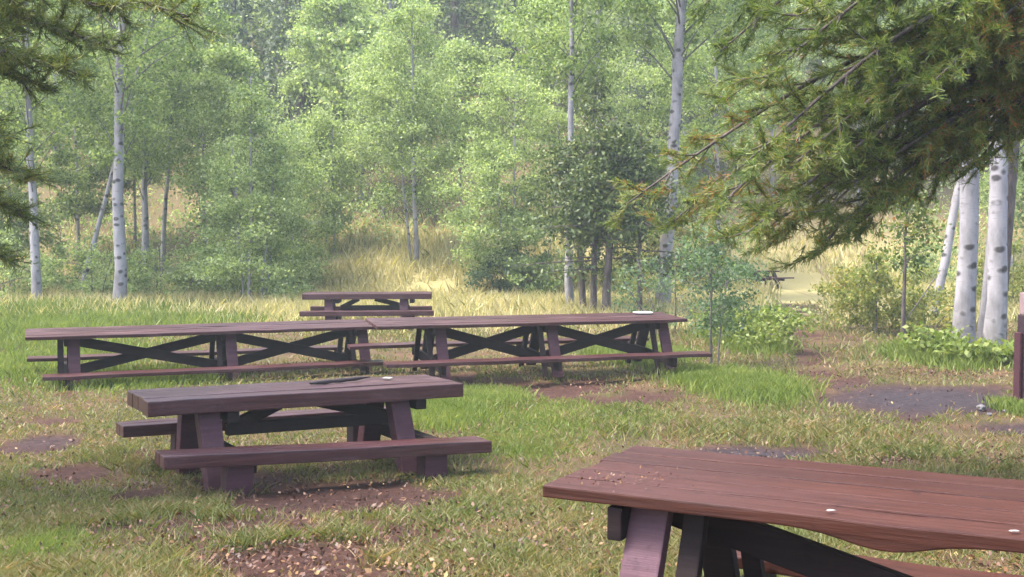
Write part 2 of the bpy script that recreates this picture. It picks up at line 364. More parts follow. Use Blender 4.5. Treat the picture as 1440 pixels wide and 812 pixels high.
# undergrowth on the wooded slope
rgu = np.random.default_rng(12); x, y = screen_points(95000, 36, 130, rgu, umin=-300, umax=1750)
hmx = 1.6 * sstep(.35, .7, fbm(x * .35, y * .35, 61)) * sstep(35, 44, y - 7 * sstep(5, 9, x)); kk = (hmx > .1) & ~((x > 10) & (x < 17) & (y < 55))
x, y, hmx = x[kk], y[kk], hmx[kk]
V, F = leaf_quads(np.stack([x, y, height(x, y) + hmx * rgu.uniform(0, 1, len(x))], 1), .16, rgu, .6)
tag(link('undergrowth', np_mesh('undergrowth', V, F, 4), L_LIGHT), 'low light green undergrowth covering the wooded slope', 'undergrowth', kind='stuff')
# litter
x, y = screen_points(30000, 3.0, 26, rng)
k = fbm(x * 1.3, y * 1.3, 55) + .08 * dirt_mask(x, y)[0] > .46 + rng.uniform(-.08, .08, len(x)); x, y = x[k], y[k]
ex = [(ground_at(1330, 652), 1.0, .14, 1400), (ground_at(1300, 528), .8, .25, 500), (ground_at(960, 545), 1.0, .3, 500), (ground_at(1300, 525), .5, .25, 250), (ground_at(450, 780), .5, .25, 300)]
for c, sx, sy, q in ex: x = np.concatenate([x, rng.normal(c.x, sx, q)]); y = np.concatenate([y, rng.normal(c.y, sy, q)])
Cc = np.stack([x, y, height(x, y) + .02 + rng.uniform(0, .02, len(x))], 1)
V, F = leaf_quads(Cc, .030, rng, .6, 2.2, .5)
tag(link('fallen_leaves', np_mesh('fallen_leaves', V, F, 4), L_LITTER), 'small fallen yellow and orange leaves scattered over the ground', 'leaf litter', kind='stuff')

# ------------------------------------------------------------------ picnic tables
def xf(o, x, y, z, rz): o.location = (x, y, z); o.rotation_euler.z = rz
def thick_table(loc, rz, L, label, seed, sag=0, legs=(-.82, .76), bench=((-1.42, 1.48), (-1.5, 1.3)), cat='picnic table', group='heavy picnic tables', tilt=0):
    rnd = random.Random(seed); t = empty('picnic_table', loc, rz); t.rotation_euler.y = tilt
    tag(t, label, cat, group)
    mb = MB(); nb = 4; W = .80; bw = W / nb
    for k in range(nb):
        mb.box((rnd.uniform(-.01, .01), -W / 2 + bw * (k + .5), .70 + rnd.uniform(-.004, .004)), (L, bw - .014, .12), cuts=8, jit=.0025, rnd=rnd, bev=.01)
    mb.build('tabletop', M_TAB, t)
    for s, (a, b_) in zip((-1, 1), bench):
        mb = MB()
        for q in (0, 1): mb.box(((a + b_) / 2, s * (.70 + .145 * q), .395), (b_ - a, .138, .10), cuts=8, jit=.002, rnd=rnd, bev=.009)
        for v in mb.bm.verts: v.co.z -= .025 + sag * (v.co.x + 1.2) * (s < 0)
        mb.build('bench_seat', M_TAB, t)
    for lx in legs:
        for s in (-1, 1):
            MB().bar((lx + .03, s * .46, .0), (lx, s * .24, .638), .175, .13, Vector((0, 1, 0)), bev=.01).build('leg', M_LEG, t)
            hb = .318 - sag * (lx + 1.2) * (s < 0); MB().box((lx + .09, s * .76, hb / 2), (.21, .17, hb), bev=.012).build('bench_block', M_LEG, t)
            MB().box((lx + .09, s * .75, -.045), (.26, .24, .12), bev=.02).build('footing', M_STONE, t)
        MB().box((lx + .178, 0, .28), (.10, 1.62, .12), bev=.008).build('cross_beam', M_DARK, t)
        MB().box((lx + .178, 0, .595), (.10, .74, .085), bev=.008).build('top_beam', M_DARK, t)
    MB().bar((legs[0] + .23, 0, .44), (legs[1] + .12, 0, .44), .09, .10, bev=.008).build('tie_bar', M_DARK, t)
    for a, b_ in ((legs[0] + .24, -.20), (legs[1] + .11, .14)):
        MB().bar((a, -.005, .44), (b_, -.005, .63), .075, .10, bev=.006).build('brace', M_DARK, t)
    return t
thick_table((-1.808, 9.69, -.125), .536, 2.733, 'heavy brown picnic table with thick planks, standing in front of the left long table', 3, sag=.035, legs=(-.88, .78), bench=((-1.38, 1.36), (-1.34, 1.15)), tilt=R(.9))
thick_table((-3.073, 24.373, -.07), .07, 2.709, 'small distant brown picnic table seen behind the middle of the long table', 4, bench=((-1.36, 1.4), (-1.3, 1.36)))

def long_table(loc, rz, L, label, seed, sets, warp=False, bz=.34, mtop=M_TAB, mleg=M_LEG, W=.98, group='thin-topped picnic tables with crossed braces', bench=None, roll=0, thick=.045, lw=.15, dk=-.165):
    rnd = random.Random(seed); t = empty('picnic_table', loc, rz); t.rotation_euler.x = roll
    tag(t, label, 'picnic table', group)
    nb = 5; bw = W / nb
    mb = MB()
    for k in range(nb):
        e = .0 if not warp else [0, .006, .015, -.004, .012][k]
        mb.box((e, -W / 2 + bw * (k + .5), .7375 + rnd.uniform(-.003, .003)), (L, bw - .010, thick), cuts=60 if warp else 14, jit=.0004 if warp else .002, rnd=rnd, bev=.006)
    if warp:                                    # swollen, rotting front board whose lower edge hangs down in a wave
        for v in mb.bm.verts:
            if v.co.y < -W / 2 + bw * .98:
                xx = v.co.x; d = .042 * math.exp(-((xx + .44) / .15) ** 2)
                if v.co.z < .737: v.co.z -= d * (1.0 if v.co.y < -W / 2 + bw * .5 else .5)
                else: v.co.z -= d * .12
    mb.build('tabletop', mtop, t)
    a, b_ = bench or (-L / 2 + .1, L / 2 - .02)
    for s in (-1, 1):
        MB().box(((a + b_) / 2 - (.2 if s > 0 else 0), s * (W / 2 + .38), bz - .024 - (.12 if warp and s > 0 else 0)), (b_ - a, .26, .048), cuts=12, jit=.003, rnd=rnd, bev=.006).build('bench_seat', mtop, t)
    for lx in sets:
        for s in (-1, 1):
            MB().bar((lx, s * .62, .0), (lx, s * .27, .695), lw, .055, Vector((0, 1, 0)), bev=.006).build('leg', mleg if s < 0 else M_DARK, t)  # far leg of each pair takes the wood darkened for shade
            MB().bar((lx + dk, s * .58, -.02), (lx + dk, s * .25, .69), .07, .05, Vector((0, 1, 0)), bev=.006).build('leg', M_DARK, t)
        MB().bar((lx + dk * .6, -W / 2 - .48, bz - .115), (lx + dk * .6, W / 2 + .48, bz - .115 - (.125 if warp else 0)), .048, .13, bev=.006).build('cross_beam', M_DARK, t)
        MB().box((lx + (dk * .6 if not warp else -.088), 0, .655), (.048, .72 if not warp else .76, .105), bev=.006).build('top_beam', M_DARK, t)
    for p, q in zip(sets, sets[1:]):
        MB().bar((p - .04, -.045, .65), (q - .06, -.045, .20), .04, .135 if not warp else .11, bev=.005).build('brace', M_DARK, t)
        MB().bar((p - .04, .045, .20 if not warp else .13), (q - .06, .045, .65), .04, .135 if not warp else .11, bev=.005).build('brace', M_DARK, t)
    return t
LLX, LLY = -4.379, 16.35
long_table((LLX, LLY, -.16), .391, 4.80, 'long low brown table on the left, whose left end stands in bright green grass', 7, (-1.80, .28, 2.2), bz=.30, bench=(-2.2, 2.38), roll=R(2.3))
LRT = long_table((.22, 16.2, -.02), .296, 4.50, 'long brown table continuing to the right, with a white plate near its far right end', 8, (-1.35, .25, 1.95), bz=.33, bench=(-2.22, 2.4), roll=R(2.6))
long_table((1.610, 3.284, .372), -0.478, 3.0, 'nearest picnic table, warped reddish top, cut off by the right edge', 9, (-1.17, .70), lw=.125, dk=.14, warp=True, bz=.42, mtop=M_TABN, mleg=M_LEGN, bench=(-1.15, 1.45), thick=.040, W=.80)
# distant table end on the hill path
p = ground_at(1080, 405)
tt = empty('picnic_table', (p.x, p.y, p.z), .35); tag(tt, 'tiny far away table half hidden by bushes at the top of the path', 'picnic table')
MB().box((-.25, .2, .72), (1.5, .7, .06)).build('tabletop', M_LEG, tt)
MB().box((.1, -.55, .44), (1.6, .28, .06)).build('bench_seat', M_LEG, tt)
MB().box((-.1, .7, .44), (1.6, .28, .06)).build('bench_seat', M_LEG, tt)
for xx in (-.7, .25):
    MB().bar((xx, -.55, 0), (xx, .0, .69), .14, .12, Vector((0, 1, 0))).build('leg', M_DARK, tt)
    MB().bar((xx, .75, 0), (xx, .4, .69), .14, .12, Vector((0, 1, 0))).build('leg', M_DARK, tt)
    MB().box((xx + .14, .1, .36), (.08, 1.5, .1)).build('cross_beam', M_DARK, tt)

tt.scale = (.8, .8, .8)
def on_table(u, v, d0, ztop):       # where the ray meets a table top plane
    r = ray(u, v); k = (ztop - CAM_H) / r.z; return Vector((r.x * k, r.y * k, ztop))
# plate on the long table
p = on_table(935, 437, 16, .762 - .02)
bm = bmesh.new(); prof = [(0, .004), (.075, .004), (.085, .006), (.125, .022), (.132, .024), (.126, .017), (.085, 0), (0, 0)]
vs = []
for k in range(32):
    a = 2 * math.pi * k / 32; vs.append([bm.verts.new((r_ * math.cos(a) * 1.15, r_ * math.sin(a), z_ + .001 * math.sin(3 * a))) for r_, z_ in prof[1:-1]])
for k in range(32):
    A, B = vs[k], vs[(k + 1) % 32]
    for q in range(len(A) - 1): bm.faces.new((A[q], B[q], B[q + 1], A[q + 1]))
bm.faces.new([v[0] for v in vs]); bm.faces.new([v[-1] for v in vs][::-1])
me = bpy.data.meshes.new('paper_plate'); bm.to_mesh(me); bm.free()
o = link('paper_plate', me, M_WHITE, smooth=True); 
Mx = Matrix.Translation(LRT.location) @ LRT.rotation_euler.to_matrix().to_4x4(); o.location = Mx @ Vector((1.86, .22, .766)); o.rotation_euler = LRT.rotation_euler; tag(o, 'white plate lying near the far right end of the long table', 'plate')
def crumb(name, p, s, mat, label, cat, seed):
    bm = bmesh.new(); bmesh.ops.create_icosphere(bm, subdivisions=2, radius=1); rnd = random.Random(seed)
    for v in bm.verts: v.co = Vector((v.co.x * s[0], v.co.y * s[1], max(v.co.z, -.3) * s[2])) * rnd.uniform(.8, 1.15)
    me = bpy.data.meshes.new(name); bm.to_mesh(me); bm.free(); o = link(name, me, mat, smooth=True); o.location = p; return tag(o, label, cat)
crumb('bark_chip', on_table(1168, 718, 3, 1.137), (.015, .008, .003), M_PALE, 'pale chip lying on the nearest table, left of the other chip', 'debris', 1)
crumb('bark_chip', on_table(1426, 747, 3, 1.137), (.016, .007, .003), M_PALE, 'pale chip lying at the right edge of the nearest table', 'debris', 2)
crumb('bark_chip', on_table(545, 532, 9, .640), (.05, .045, .010), M_PALE, 'pale pinkish chip on top of the heavy table, right of the dark stick', 'debris', 3)
# stick on heavy table
q = Quads(); a = on_table(436, 541, 9, .645); b_ = on_table(520, 532, 9, .645)
pts = [a.lerp(b_, t) + Vector((0, .012 * math.sin(t * 9), .010)) for t in np.linspace(0, 1, 9)]
q.tube([tuple(p) for p in pts], [.010, .018, .024, .016, .022, .017, .020, .012, .005], 8)
tag(link('stick', q.mesh('stick'), M_STICK, smooth=True), 'dark stick lying lengthwise on the heavy table', 'stick')
# orange litter on corner of nearest table
rg = np.random.default_rng(3); pts = []
for k in range(150):
    p = on_table(rg.normal(868, 42), rg.normal(674, 6), 3, 1.140); pts.append((p.x, p.y, 1.141 + rg.uniform(0, .006)))
V, F = leaf_quads(np.array(pts), .011, rg, .6, 6)
V[:, 2] = np.maximum(V[:, 2], 1.137)
tag(link('leaf_litter', np_mesh('leaf_litter', V, F, 4), L_LITTER), 'orange leaf bits strewn on the left end of the nearest table', 'leaf litter', kind='stuff')

# post at right edge
p = ground_at(1437, 566); post = empty('wooden_post', (p.x + .10, p.y, p.z)); tag(post, 'dark purple brown wooden post with a pale top at the right edge', 'post')
MB().box((0, 0, .50), (.24, .24, 1.06), bev=.012).build('post', M_POST, post)
MB().box((.004, 0, 1.16), (.22, .22, .26), bev=.012).build('cap', M_PALECAP, post)
MB().box((-.142, .03, .42), (.035, .16, .80), bev=.008).build('side_board', M_LEG, post)
# stones by the post
def stone(u, v, s, label, seed):
    p = ground_at(u, v); bm = bmesh.new(); bmesh.ops.create_icosphere(bm, subdivisions=3, radius=1); rnd = random.Random(seed)
    sc = (rnd.uniform(.8, 1.3), rnd.uniform(.8, 1.1), rnd.uniform(.45, .7))
    off = rnd.uniform(0, 50)
    for v_ in bm.verts:
        nz = float(vnoise(v_.co.x * 2 + off, v_.co.y * 2 + v_.co.z * 1.7, seed)); v_.co = v_.co * (.75 + .5 * nz)
        v_.co = Vector((v_.co.x * s * sc[0], v_.co.y * s * sc[1], v_.co.z * s * sc[2]))
    me = bpy.data.meshes.new('stone'); bm.to_mesh(me); bm.free(); o = link('stone', me, M_STONE, smooth=True); o.location = (p.x, p.y, p.z + s * .15); tag(o, label, 'stone', 'small stones on the bare dirt')
stone(1380, 575, .055, 'pale stone, the largest of those on the bare dirt left of the post', 1)
stone(1400, 571, .045, 'small dark stone between the pale stone and the post', 2)
stone(1392, 584, .035, 'tiny stone nearest the camera on the dirt beside the post', 3)
stone(1413, 580, .03, 'tiny stone closest to the base of the post', 4)

# ------------------------------------------------------------------ trees
def lerp_path(pts, n):
    pts = np.asarray(pts, float); t = np.linspace(0, len(pts) - 1, n)
    return np.stack([np.interp(t, np.arange(len(pts)), pts[:, k]) for k in range(3)], 1)
def aspen(loc, H, r0, crown0, cw, label, seed, mat=L_MID, lean=(0, 0), nl=9000, leaf=.075, ncl=90, name='aspen_tree', barkm=B_ASPEN, stems=1, profile='oval', group='aspens along the clearing', spread=.33, cat='tree', collect=None, limbs=True, taper=.75):
    rng = np.random.default_rng(seed); qs = []
    root = None
    if collect is None and cat == 'tree': leaf *= 1.35; nl = int(nl * 1.35)
    if collect is None:
        root = empty(name, loc); tag(root, label, cat, group)
    paths = []
    for s in range(stems):
        ang = rng.uniform(0, 6.28); off = 0 if s == 0 else .18 + .1 * s; hs = H * (1 if s == 0 else rng.uniform(.6, .9))
        n = 14; t = np.linspace(0, 1, n); wob = np.cumsum(rng.normal(0, .012 * H / n * 3, (n, 2)), axis=0); wob -= wob[0]
        px = math.cos(ang) * off * (1 + 2.0 * t * (s > 0)) + lean[0] * t + wob[:, 0]; py = math.sin(ang) * off * (1 + 2.0 * t * (s > 0)) + lean[1] * t + wob[:, 1]
        P = np.stack([px, py, t * hs - .15 * (t == 0)], 1); paths.append((P, hs))
        rr = r0 * (1 if s == 0 else .6) * (1 - taper * t) ; rr[0] *= 1.25
        q = Quads(); q.tube(P, np.maximum(rr, .012), 10 if r0 > .12 else 7, rng=rng, rough=.03)
        if collect is None: link('trunk', q.mesh('trunk'), barkm, root, smooth=True)
        else: qs.append(q)
    C = []; lims = [Quads() for _ in range(stems)]
    per = max(10, nl // ncl)
    for k in range(ncl):
        si = rng.integers(0, stems); P, hs = paths[si]; lim = lims[si]
        t = crown0 + (1 - crown0) * rng.uniform(0, 1) ** .85
        tt = (t - crown0) / (1 - crown0)
        if profile == 'cone': rad = cw * (1 - tt) ** .8 * .98 + .08
        elif profile == 'round': rad = cw * math.sqrt(max(0, 1 - (2 * tt - 1) ** 2 * .92))
        else: rad = cw * (math.sin(math.pi * min(1, .12 + tt * .88)) ** .6) * (.9 + .1 * rng.uniform()) + .1
        th = rng.uniform(0, 2 * np.pi); rr = rad * rng.uniform(0, 1) ** .55
        base = np.array([np.interp(max(t - .1, .02), np.linspace(0, 1, len(P)), P[:, j]) for j in range(3)])
        ctr = np.array([np.interp(t, np.linspace(0, 1, len(P)), P[:, j]) for j in range(3)]) + np.array([math.cos(th) * rr, math.sin(th) * rr, 0])
        if limbs and k % 2 == 0:
            mid = (base + ctr) / 2 + np.array([0, 0, .08 * rr]); 
            lim.tube([base, mid, ctr], [max(.008, r0 * .16), max(.006, r0 * .10), .004], 4)
        sg = spread * (.45 + .65 * rng.uniform()) * (.6 + .4 * min(1, cw))
        pts = rng.normal(0, 1, (per, 3)) * np.array([sg, sg, sg * .5]) + ctr
        C.append(pts)
    C = np.concatenate(C); C[:, 2] = np.maximum(C[:, 2], .05)
    V, F = leaf_quads(C, leaf, rng)
    if collect is not None:
        collect['leaf'].append((V + np.array(loc), F)); 
        for q in qs: collect['wood'].append((np.concatenate(q.V) + np.array(loc), q.F[0]))
        return
    for lim in lims:
        if limbs and lim.n: link('limbs', lim.mesh('limbs'), B_TWIG, root, smooth=True)
    link('crown', np_mesh('crown', V, F, 4), mat, root)
    return root
def conifer(loc, H, r, label, seed, mat=L_SPRUCE, nl=9000, leaf=.12, collect=None, crown0=.08, droop=.25, name='spruce_tree', group='dark conifers behind the aspens', barkm=B_PINE, gap=0.3):
    rng = np.random.default_rng(seed)
    tr = Quads(); n = 8; t = np.linspace(0, 1, n); P = np.stack([rng.normal(0, .03, n), rng.normal(0, .03, n), t * H - .2 * (t == 0)], 1)
    tr.tube(P, .022 * H * (1 - .92 * t) * .6 + .012, 7)
    C = []; nb = int(26 + H * 5); lim = Quads()
    for k in range(nb):
        h = crown0 + (1 - crown0) * (k + rng.uniform(0, 1)) / nb
        L = r * (1 - (h - crown0) / (1 - crown0)) ** .8 * rng.uniform(.65 if gap < .5 else .35, 1.1) + .1
        for m_ in range(3):
            if rng.uniform() < gap: continue
            th = rng.uniform(0, 2 * np.pi); s = rng.uniform(0, 1, max(4, int(nl / nb / 3 * (.3 + L / r)))) ** .7
            w_ = .16 * L * (1.15 - s) + .07
            side = rng.normal(0, 1, len(s)) * w_
            z = h * H - droop * L * s ** 1.4 + rng.normal(0, .05 if gap < .5 else .11, len(s)) - np.abs(side) * .25
            C.append(np.stack([math.cos(th) * s * L - math.sin(th) * side, math.sin(th) * s * L + math.cos(th) * side, z], 1))
            if collect is None: lim.tube([(0, 0, h * H), (math.cos(th) * L * .5, math.sin(th) * L * .5, h * H - droop * L * .3), (math.cos(th) * L * .95, math.sin(th) * L * .95, h * H - droop * L)], [.02 * min(1, L), .014 * min(1, L), .004], 4)
    C = np.concatenate(C); C[:, 2] = np.maximum(C[:, 2], .05)
    V, F = leaf_quads(C, leaf, rng, .36)
    if collect is not None:
        collect['leaf'].append((V + np.array(loc), F)); collect['wood'].append((tr.V[0] + np.array(loc), tr.F[0])); return
    root = empty(name, loc); tag(root, label, 'tree', group)
    link('trunk', tr.mesh('trunk'), barkm, root, smooth=True); link('limbs', lim.mesh('limbs'), barkm, root, smooth=True)
    link('crown', np_mesh('crown', V, F, 4), mat, root); return root

# left aspens
def A(u, d, H, r0, c0, cw, label, seed, **k):
    return aspen(foot(u, d), H, r0, c0, cw, label, seed, **k)
A(52, 31, 13, .13, .30, 2.0, 'slender pale aspen trunk nearest the left edge, behind the long table', 11, nl=11000, lean=(-.2, 0))
A(166, 30.5, 13.5, .17, .30, 2.2, 'thickest pale aspen at the left, straight trunk above the left half of the long table', 12, nl=12000, lean=(.3, 0))
A(108, 34, 10, .085, .42, 1.6, 'thin aspen leaning to the right, between the two straight aspens at the left', 13, nl=7000, lean=(2.6, .3))
A(206, 36, 9, .13, .42, 1.7, 'short grey stem just right of the thickest left aspen', 14, nl=7000, barkm=B_ASPENF)
A(228, 38, 9.5, .09, .40, 1.5, 'thin dark aspen stem in front of the yellow slope at the left', 15, nl=7000, barkm=B_ASPENF, lean=(.5, 0))
A(-40, 33, 12, .13, .25, 2.2, 'leafy aspen whose crown spreads in from the left edge', 16, nl=9000)
A(290, 40, 9, .09, .30, 1.9, 'leafy aspen set back between the left trunks and the bushy light tree', 17, nl=9000, leaf=.085)
# bushy ones
A(350, 30.5, 6.2, .05, .10, 1.45, 'bushy light green young aspen with several stems, left of the small distant table', 18, mat=L_LIGHT, nl=19000, ncl=120, stems=4, profile='cone', leaf=.062, spread=.27, limbs=True)
A(412, 34, 5.2, .045, .12, 1.2, 'small light green aspen tucked against the right side of the bushy one', 19, mat=L_LIGHT, nl=11000, stems=2, profile='oval', leaf=.062)
A(470, 38, 4.8, .04, .15, 1.3, 'low round yellowish aspen above the small distant table', 20, mat=L_LIGHT, nl=11000, stems=2, profile='round', leaf=.07)
A(585, 36.5, 8.2, .085, .26, 1.85, 'light green aspen with a white forked trunk standing in the yellow grass at the centre', 21, mat=L_LIGHT, nl=20000, ncl=110, stems=2, profile='oval', leaf=.068, lean=(-.2, 0))
A(540, 42, 6.5, .07, .32, 1.5, 'light aspen behind and left of the forked white trunk', 22, mat=L_LIGHT, nl=11000, barkm=B_ASPENF, leaf=.08)
A(650, 41, 6.4, .06, .32, 1.7, 'light aspen behind and right of the forked white trunk', 23, mat=L_LIGHT, nl=12000, leaf=.08)
A(725, 34, 6.6, .06, .18, 1.7, 'broad leafy aspen left of the dark young pine', 24, mat=L_LIGHT, nl=19000, ncl=110, stems=2, profile='round', leaf=.066)
A(803, 29.2, 12, .11, .5, 1.9, 'tall aspen with thin white upper trunk just left of the dark young pine', 25, nl=11000)
A(838, 36, 11, .10, .4, 1.9, 'slim aspen whose white stem shows above the dark young pine', 26, nl=9000, mat=L_LIGHT)
A(932, 28.9, 12, .18, .56, 2.1, 'white spotted aspen leaning slightly right, between the young pine and the hanging pine boughs', 27, nl=9000, lean=(.9, 0), taper=.5)
A(1010, 36, 10, .10, .3, 2.2, 'aspen behind the grey-green sapling beside the path', 28, nl=12000, mat=L_MID)
A(1085, 54, 10, .10, .40, 2.3, 'leafy aspen on the slope above the tiny far table', 29, nl=12000, mat=L_LIGHT, leaf=.09)
A(1240, 55, 10, .12, .42, 2.3, 'aspen with pale stem on the slope behind the hanging boughs', 30, nl=11000, leaf=.09, barkm=B_ASPEN)
A(1205, 53, 8, .09, .4, 1.8, 'slim pale aspen just left of the slope aspen behind the boughs', 31, nl=7000, leaf=.09)
A(1420, 40, 10, .11, .3, 2.3, 'leafy aspen seen between and right of the big white trunks', 32, nl=11000)
A(15, 36, 7, .06, .22, 2.2, 'low leafy tree filling the left edge behind the slender trunk', 33, nl=16000, mat=L_MID, profile='round', leaf=.08)
A(110, 40, 8, .06, .2, 2.4, 'leafy tree filling the gap behind the leaning aspen', 34, nl=17000, mat=L_MID, profile='round', leaf=.085)
A(190, 42, 8, .06, .28, 2.0, 'leafy tree high behind the short grey stem', 35, nl=14000, mat=L_LIGHT, profile='round', leaf=.085)
A(330, 36, 7.5, .06, .25, 1.8, 'leafy light tree directly behind the bushy one', 36, nl=15000, mat=L_LIGHT, profile='oval', leaf=.08)
A(480, 46, 8.5, .06, .34, 2.3, 'leafy tree behind the low yellowish aspen', 37, nl=15000, mat=L_LIGHT, profile='oval', leaf=.09)
A(780, 40, 8.5, .06, .32, 2.3, 'leafy tree between the broad aspen and the young pine', 38, nl=15000, mat=L_LIGHT, profile='oval', leaf=.085)
A(960, 42, 8.5, .06, .34, 2.3, 'leafy tree behind the white spotted aspen', 39, nl=15000, mat=L_LIGHT, profile='oval', leaf=.085)
# right trunks
def big(u, d, r, label, seed, lean): return aspen(foot(u, d), 12.5, r, .42, 2.6, label, seed, nl=12000, lean=(lean[0] * .4, lean[1]), limbs=True, taper=.45, group='big white aspen trunks at the right', leaf=.08)
big(1355, 18.9, .165, 'left one of the two big white aspen trunks', 41, (.25, 0))
big(1397, 17.6, .150, 'right one of the two big white aspen trunks, nearest the post', 42, (.7, .1))
aspen(foot(1406, 19.0), 11, .11, .45, 2.0, 'stem half hidden behind the right big aspen trunk, dark bark for its shadow side', 43, barkm=B_PINE, nl=6000, lean=(.5, .2), taper=.5, group='big white aspen trunks at the right')  # dark bark colour stands in for the trunk's shadow side
aspen(foot(1381, 20.2), 11, .085, .45, 2.0, 'narrow pale stem in the gap between the two big aspen trunks', 45, nl=6000, lean=(.9, .2), taper=.5, group='big white aspen trunks at the right')
aspen(foot(1312, 27), 9, .11, .45, 1.5, 'thin crooked white aspen leaning right behind the big trunks', 44, nl=5000, lean=(1.7, 0), taper=.4, group='big white aspen trunks at the right')
# centre pine
aspen(foot(851, 27.2), 4.4, .11, .45, 1.1, 'second dark mossy stem beside the dark young pine', 46, mat=L_DPINE, barkm=B_PINE, nl=6000, lean=(.3, 0), taper=.5, group='pines', name='pine_tree')
aspen(foot(822, 28.2), 4.2, .09, .45, 1.0, 'thin dark stem just left of the mossy young pine trunk', 47, mat=L_DPINE, barkm=B_PINE, nl=6000, lean=(-.2, 0), taper=.5, group='pines', name='pine_tree')
conifer(foot(836, 27.5), 5.9, 2.2, 'dark young pine with a mossy green trunk behind the right half of the long table', 51, mat=L_DPINE, nl=11000, leaf=.15, crown0=.20, droop=.05, name='pine_tree', group='pines', gap=.60)
conifer(foot(900, 27.0), 4.4, 1.8, 'smaller dark pine just right of the mossy trunked one', 52, mat=L_DPINE, nl=9500, leaf=.15, crown0=.28, droop=.08, name='pine_tree', group='pines', gap=.60)
for k, (u, d, H, r, lab) in enumerate([(425, 50, 17, 2.4, 'dark spruce rising above the low yellowish aspen'), (640, 54, 20, 2.3, 'dark narrow spruce right of the forked aspen crown'), (560, 66, 22, 2.6, 'hazy spruce high behind the forked aspen'),
      (720, 60, 20, 2.6, 'dark spruce behind the broad leafy aspen'), (910, 48, 17, 2.6, 'dark spruce behind the white spotted aspen'), (300, 60, 18, 2.6, 'spruce high behind the bushy light aspen'), (990, 55, 18, 2.6, 'spruce behind the hanging boughs left of the path'),
      (130, 56, 18, 2.8, 'spruce behind the left group of aspens'), (1310, 58, 18, 3, 'spruce behind the thin crooked aspen'), (800, 70, 24, 3, 'far spruce behind the young pine')]):
    conifer(foot(u, d), H, r, lab, 60 + k, nl=14000, leaf=.27, crown0=.05)

# far wood (one mass)
rngw = np.random.default_rng(99)
for nm, fn, mat, cnt, lab in (('far_aspen_wood', 'a', L_LIGHT, 150, 'mass of light green trees filling the slope behind the clearing'), ('far_spruce_wood', 'c', L_SPRUCE, 80, 'mass of dark conifers on the slope behind the clearing')):
    col = {'leaf': [], 'wood': []}; k = 0
    while k < cnt:
        d = rngw.uniform(50, 135) if fn == 'c' else rngw.uniform(44, 110); u = rngw.uniform(-250, 1700)
        if 1000 < u < 1330 and d < 66: continue
        p = foot(u, d); s = int(rngw.integers(1e6))
        if fn == 'a': aspen(p, rngw.uniform(7, 12), .12, .15, rngw.uniform(1.8, 2.8), '', s, collect=col, nl=3600, ncl=60, leaf=.0040 * d + .03, spread=.5, limbs=False)
        else: conifer(p, rngw.uniform(12, 20), rngw.uniform(2, 3), '', s, collect=col, nl=4600, leaf=.0046 * d + .10)
        k += 1
    def merge(L):
        V = np.concatenate([a for a, b_ in L]); off = np.cumsum([0] + [len(a) for a, b_ in L[:-1]]); F = np.concatenate([b_ + o_ for (a, b_), o_ in zip(L, off)]); return V, F
    V, F = merge(col['leaf']); V2, F2 = merge(col['wood'])
    me = np_mesh(nm, np.concatenate([V, V2]), np.concatenate([F, F2 + len(V)]), 4)
    o = link(nm, me, mat); me.materials.append(B_ASPENF if fn == 'a' else B_PINE)
    mi = np.zeros(len(F) + len(F2), dtype=np.int32); mi[len(F):] = 1; me.polygons.foreach_set('material_index', mi)
    tag(o, lab, 'forest', kind='stuff')

# ------------------------------------------------------------------ shrubs and saplings
def shrub(u, v, H, w_, label, seed, mat=L_YEL, nl=3500, leaf=.06, stems=4, prof='round', name='shrub', d=None, cat='shrub', group='leafy shrubs in the undergrowth', c0=.08, r0=.02, barkm=B_TWIG, spread=.2):
    p = ground_at(u, v) if d is None else foot(u, d)
    return aspen(p, H, r0, c0, w_, label, seed, mat=mat, nl=int(nl * 1.5), ncl=44, leaf=leaf * 1.35, stems=stems, profile=prof, name=name, barkm=barkm, group=group, cat=cat, spread=spread)
shrub(1000, 517, 2.05, .62, 'grey-green sapling on a thin stem beside the right end of the long table', 71, L_BLUE, 1900, .045, 2, 'round', 'sapling', c0=.30, r0=.022, cat='sapling', group='saplings', spread=.17)
shrub(950, 470, 1.7, .6, 'grey-green bush right behind the far end of the long table', 72, L_BLUE, 1500, .045)
shrub(1045, 487, .75, .5, 'low broad-leaved green bush at the foot of the grey-green sapling', 73, L_LUSH, 2200, .06)
shrub(1270, 482, 2.6, .40, 'dark thin sapling with drooping dark top left of the big white trunks', 74, L_PINE, 900, .06, 1, 'oval', 'sapling', c0=.45, r0=.045, cat='sapling', group='saplings', barkm=B_PINE)
shrub(1232, 472, 1.5, .6, 'yellow-green shrub just left of the dark thin sapling', 75, L_YEL, 4200, .055)
shrub(1285, 462, 1.2, .5, 'small yellow-green shrub right of the dark thin sapling', 76, L_YEL, 2200, .055)
shrub(1318, 507, .42, .38, 'bright green low bush at the foot of the left big trunk', 77, L_LUSH, 2000, .07)
shrub(715, 412, 1.3, .9, 'grey-green bush in front of the broad leafy aspen', 78, L_BLUE, 3600, .07)
shrub(775, 418, 1.7, .8, 'tangled green bush left of the mossy pine trunk', 79, L_MID, 2200, .065)
shrub(880, 424, 1.5, .9, 'yellowing bush right of the mossy pine trunk', 80, L_YEL, 3600, .07)
shrub(985, 410, 2.0, 1.0, 'pale bush behind the grey-green sapling', 81, L_YEL, 4200, .075)
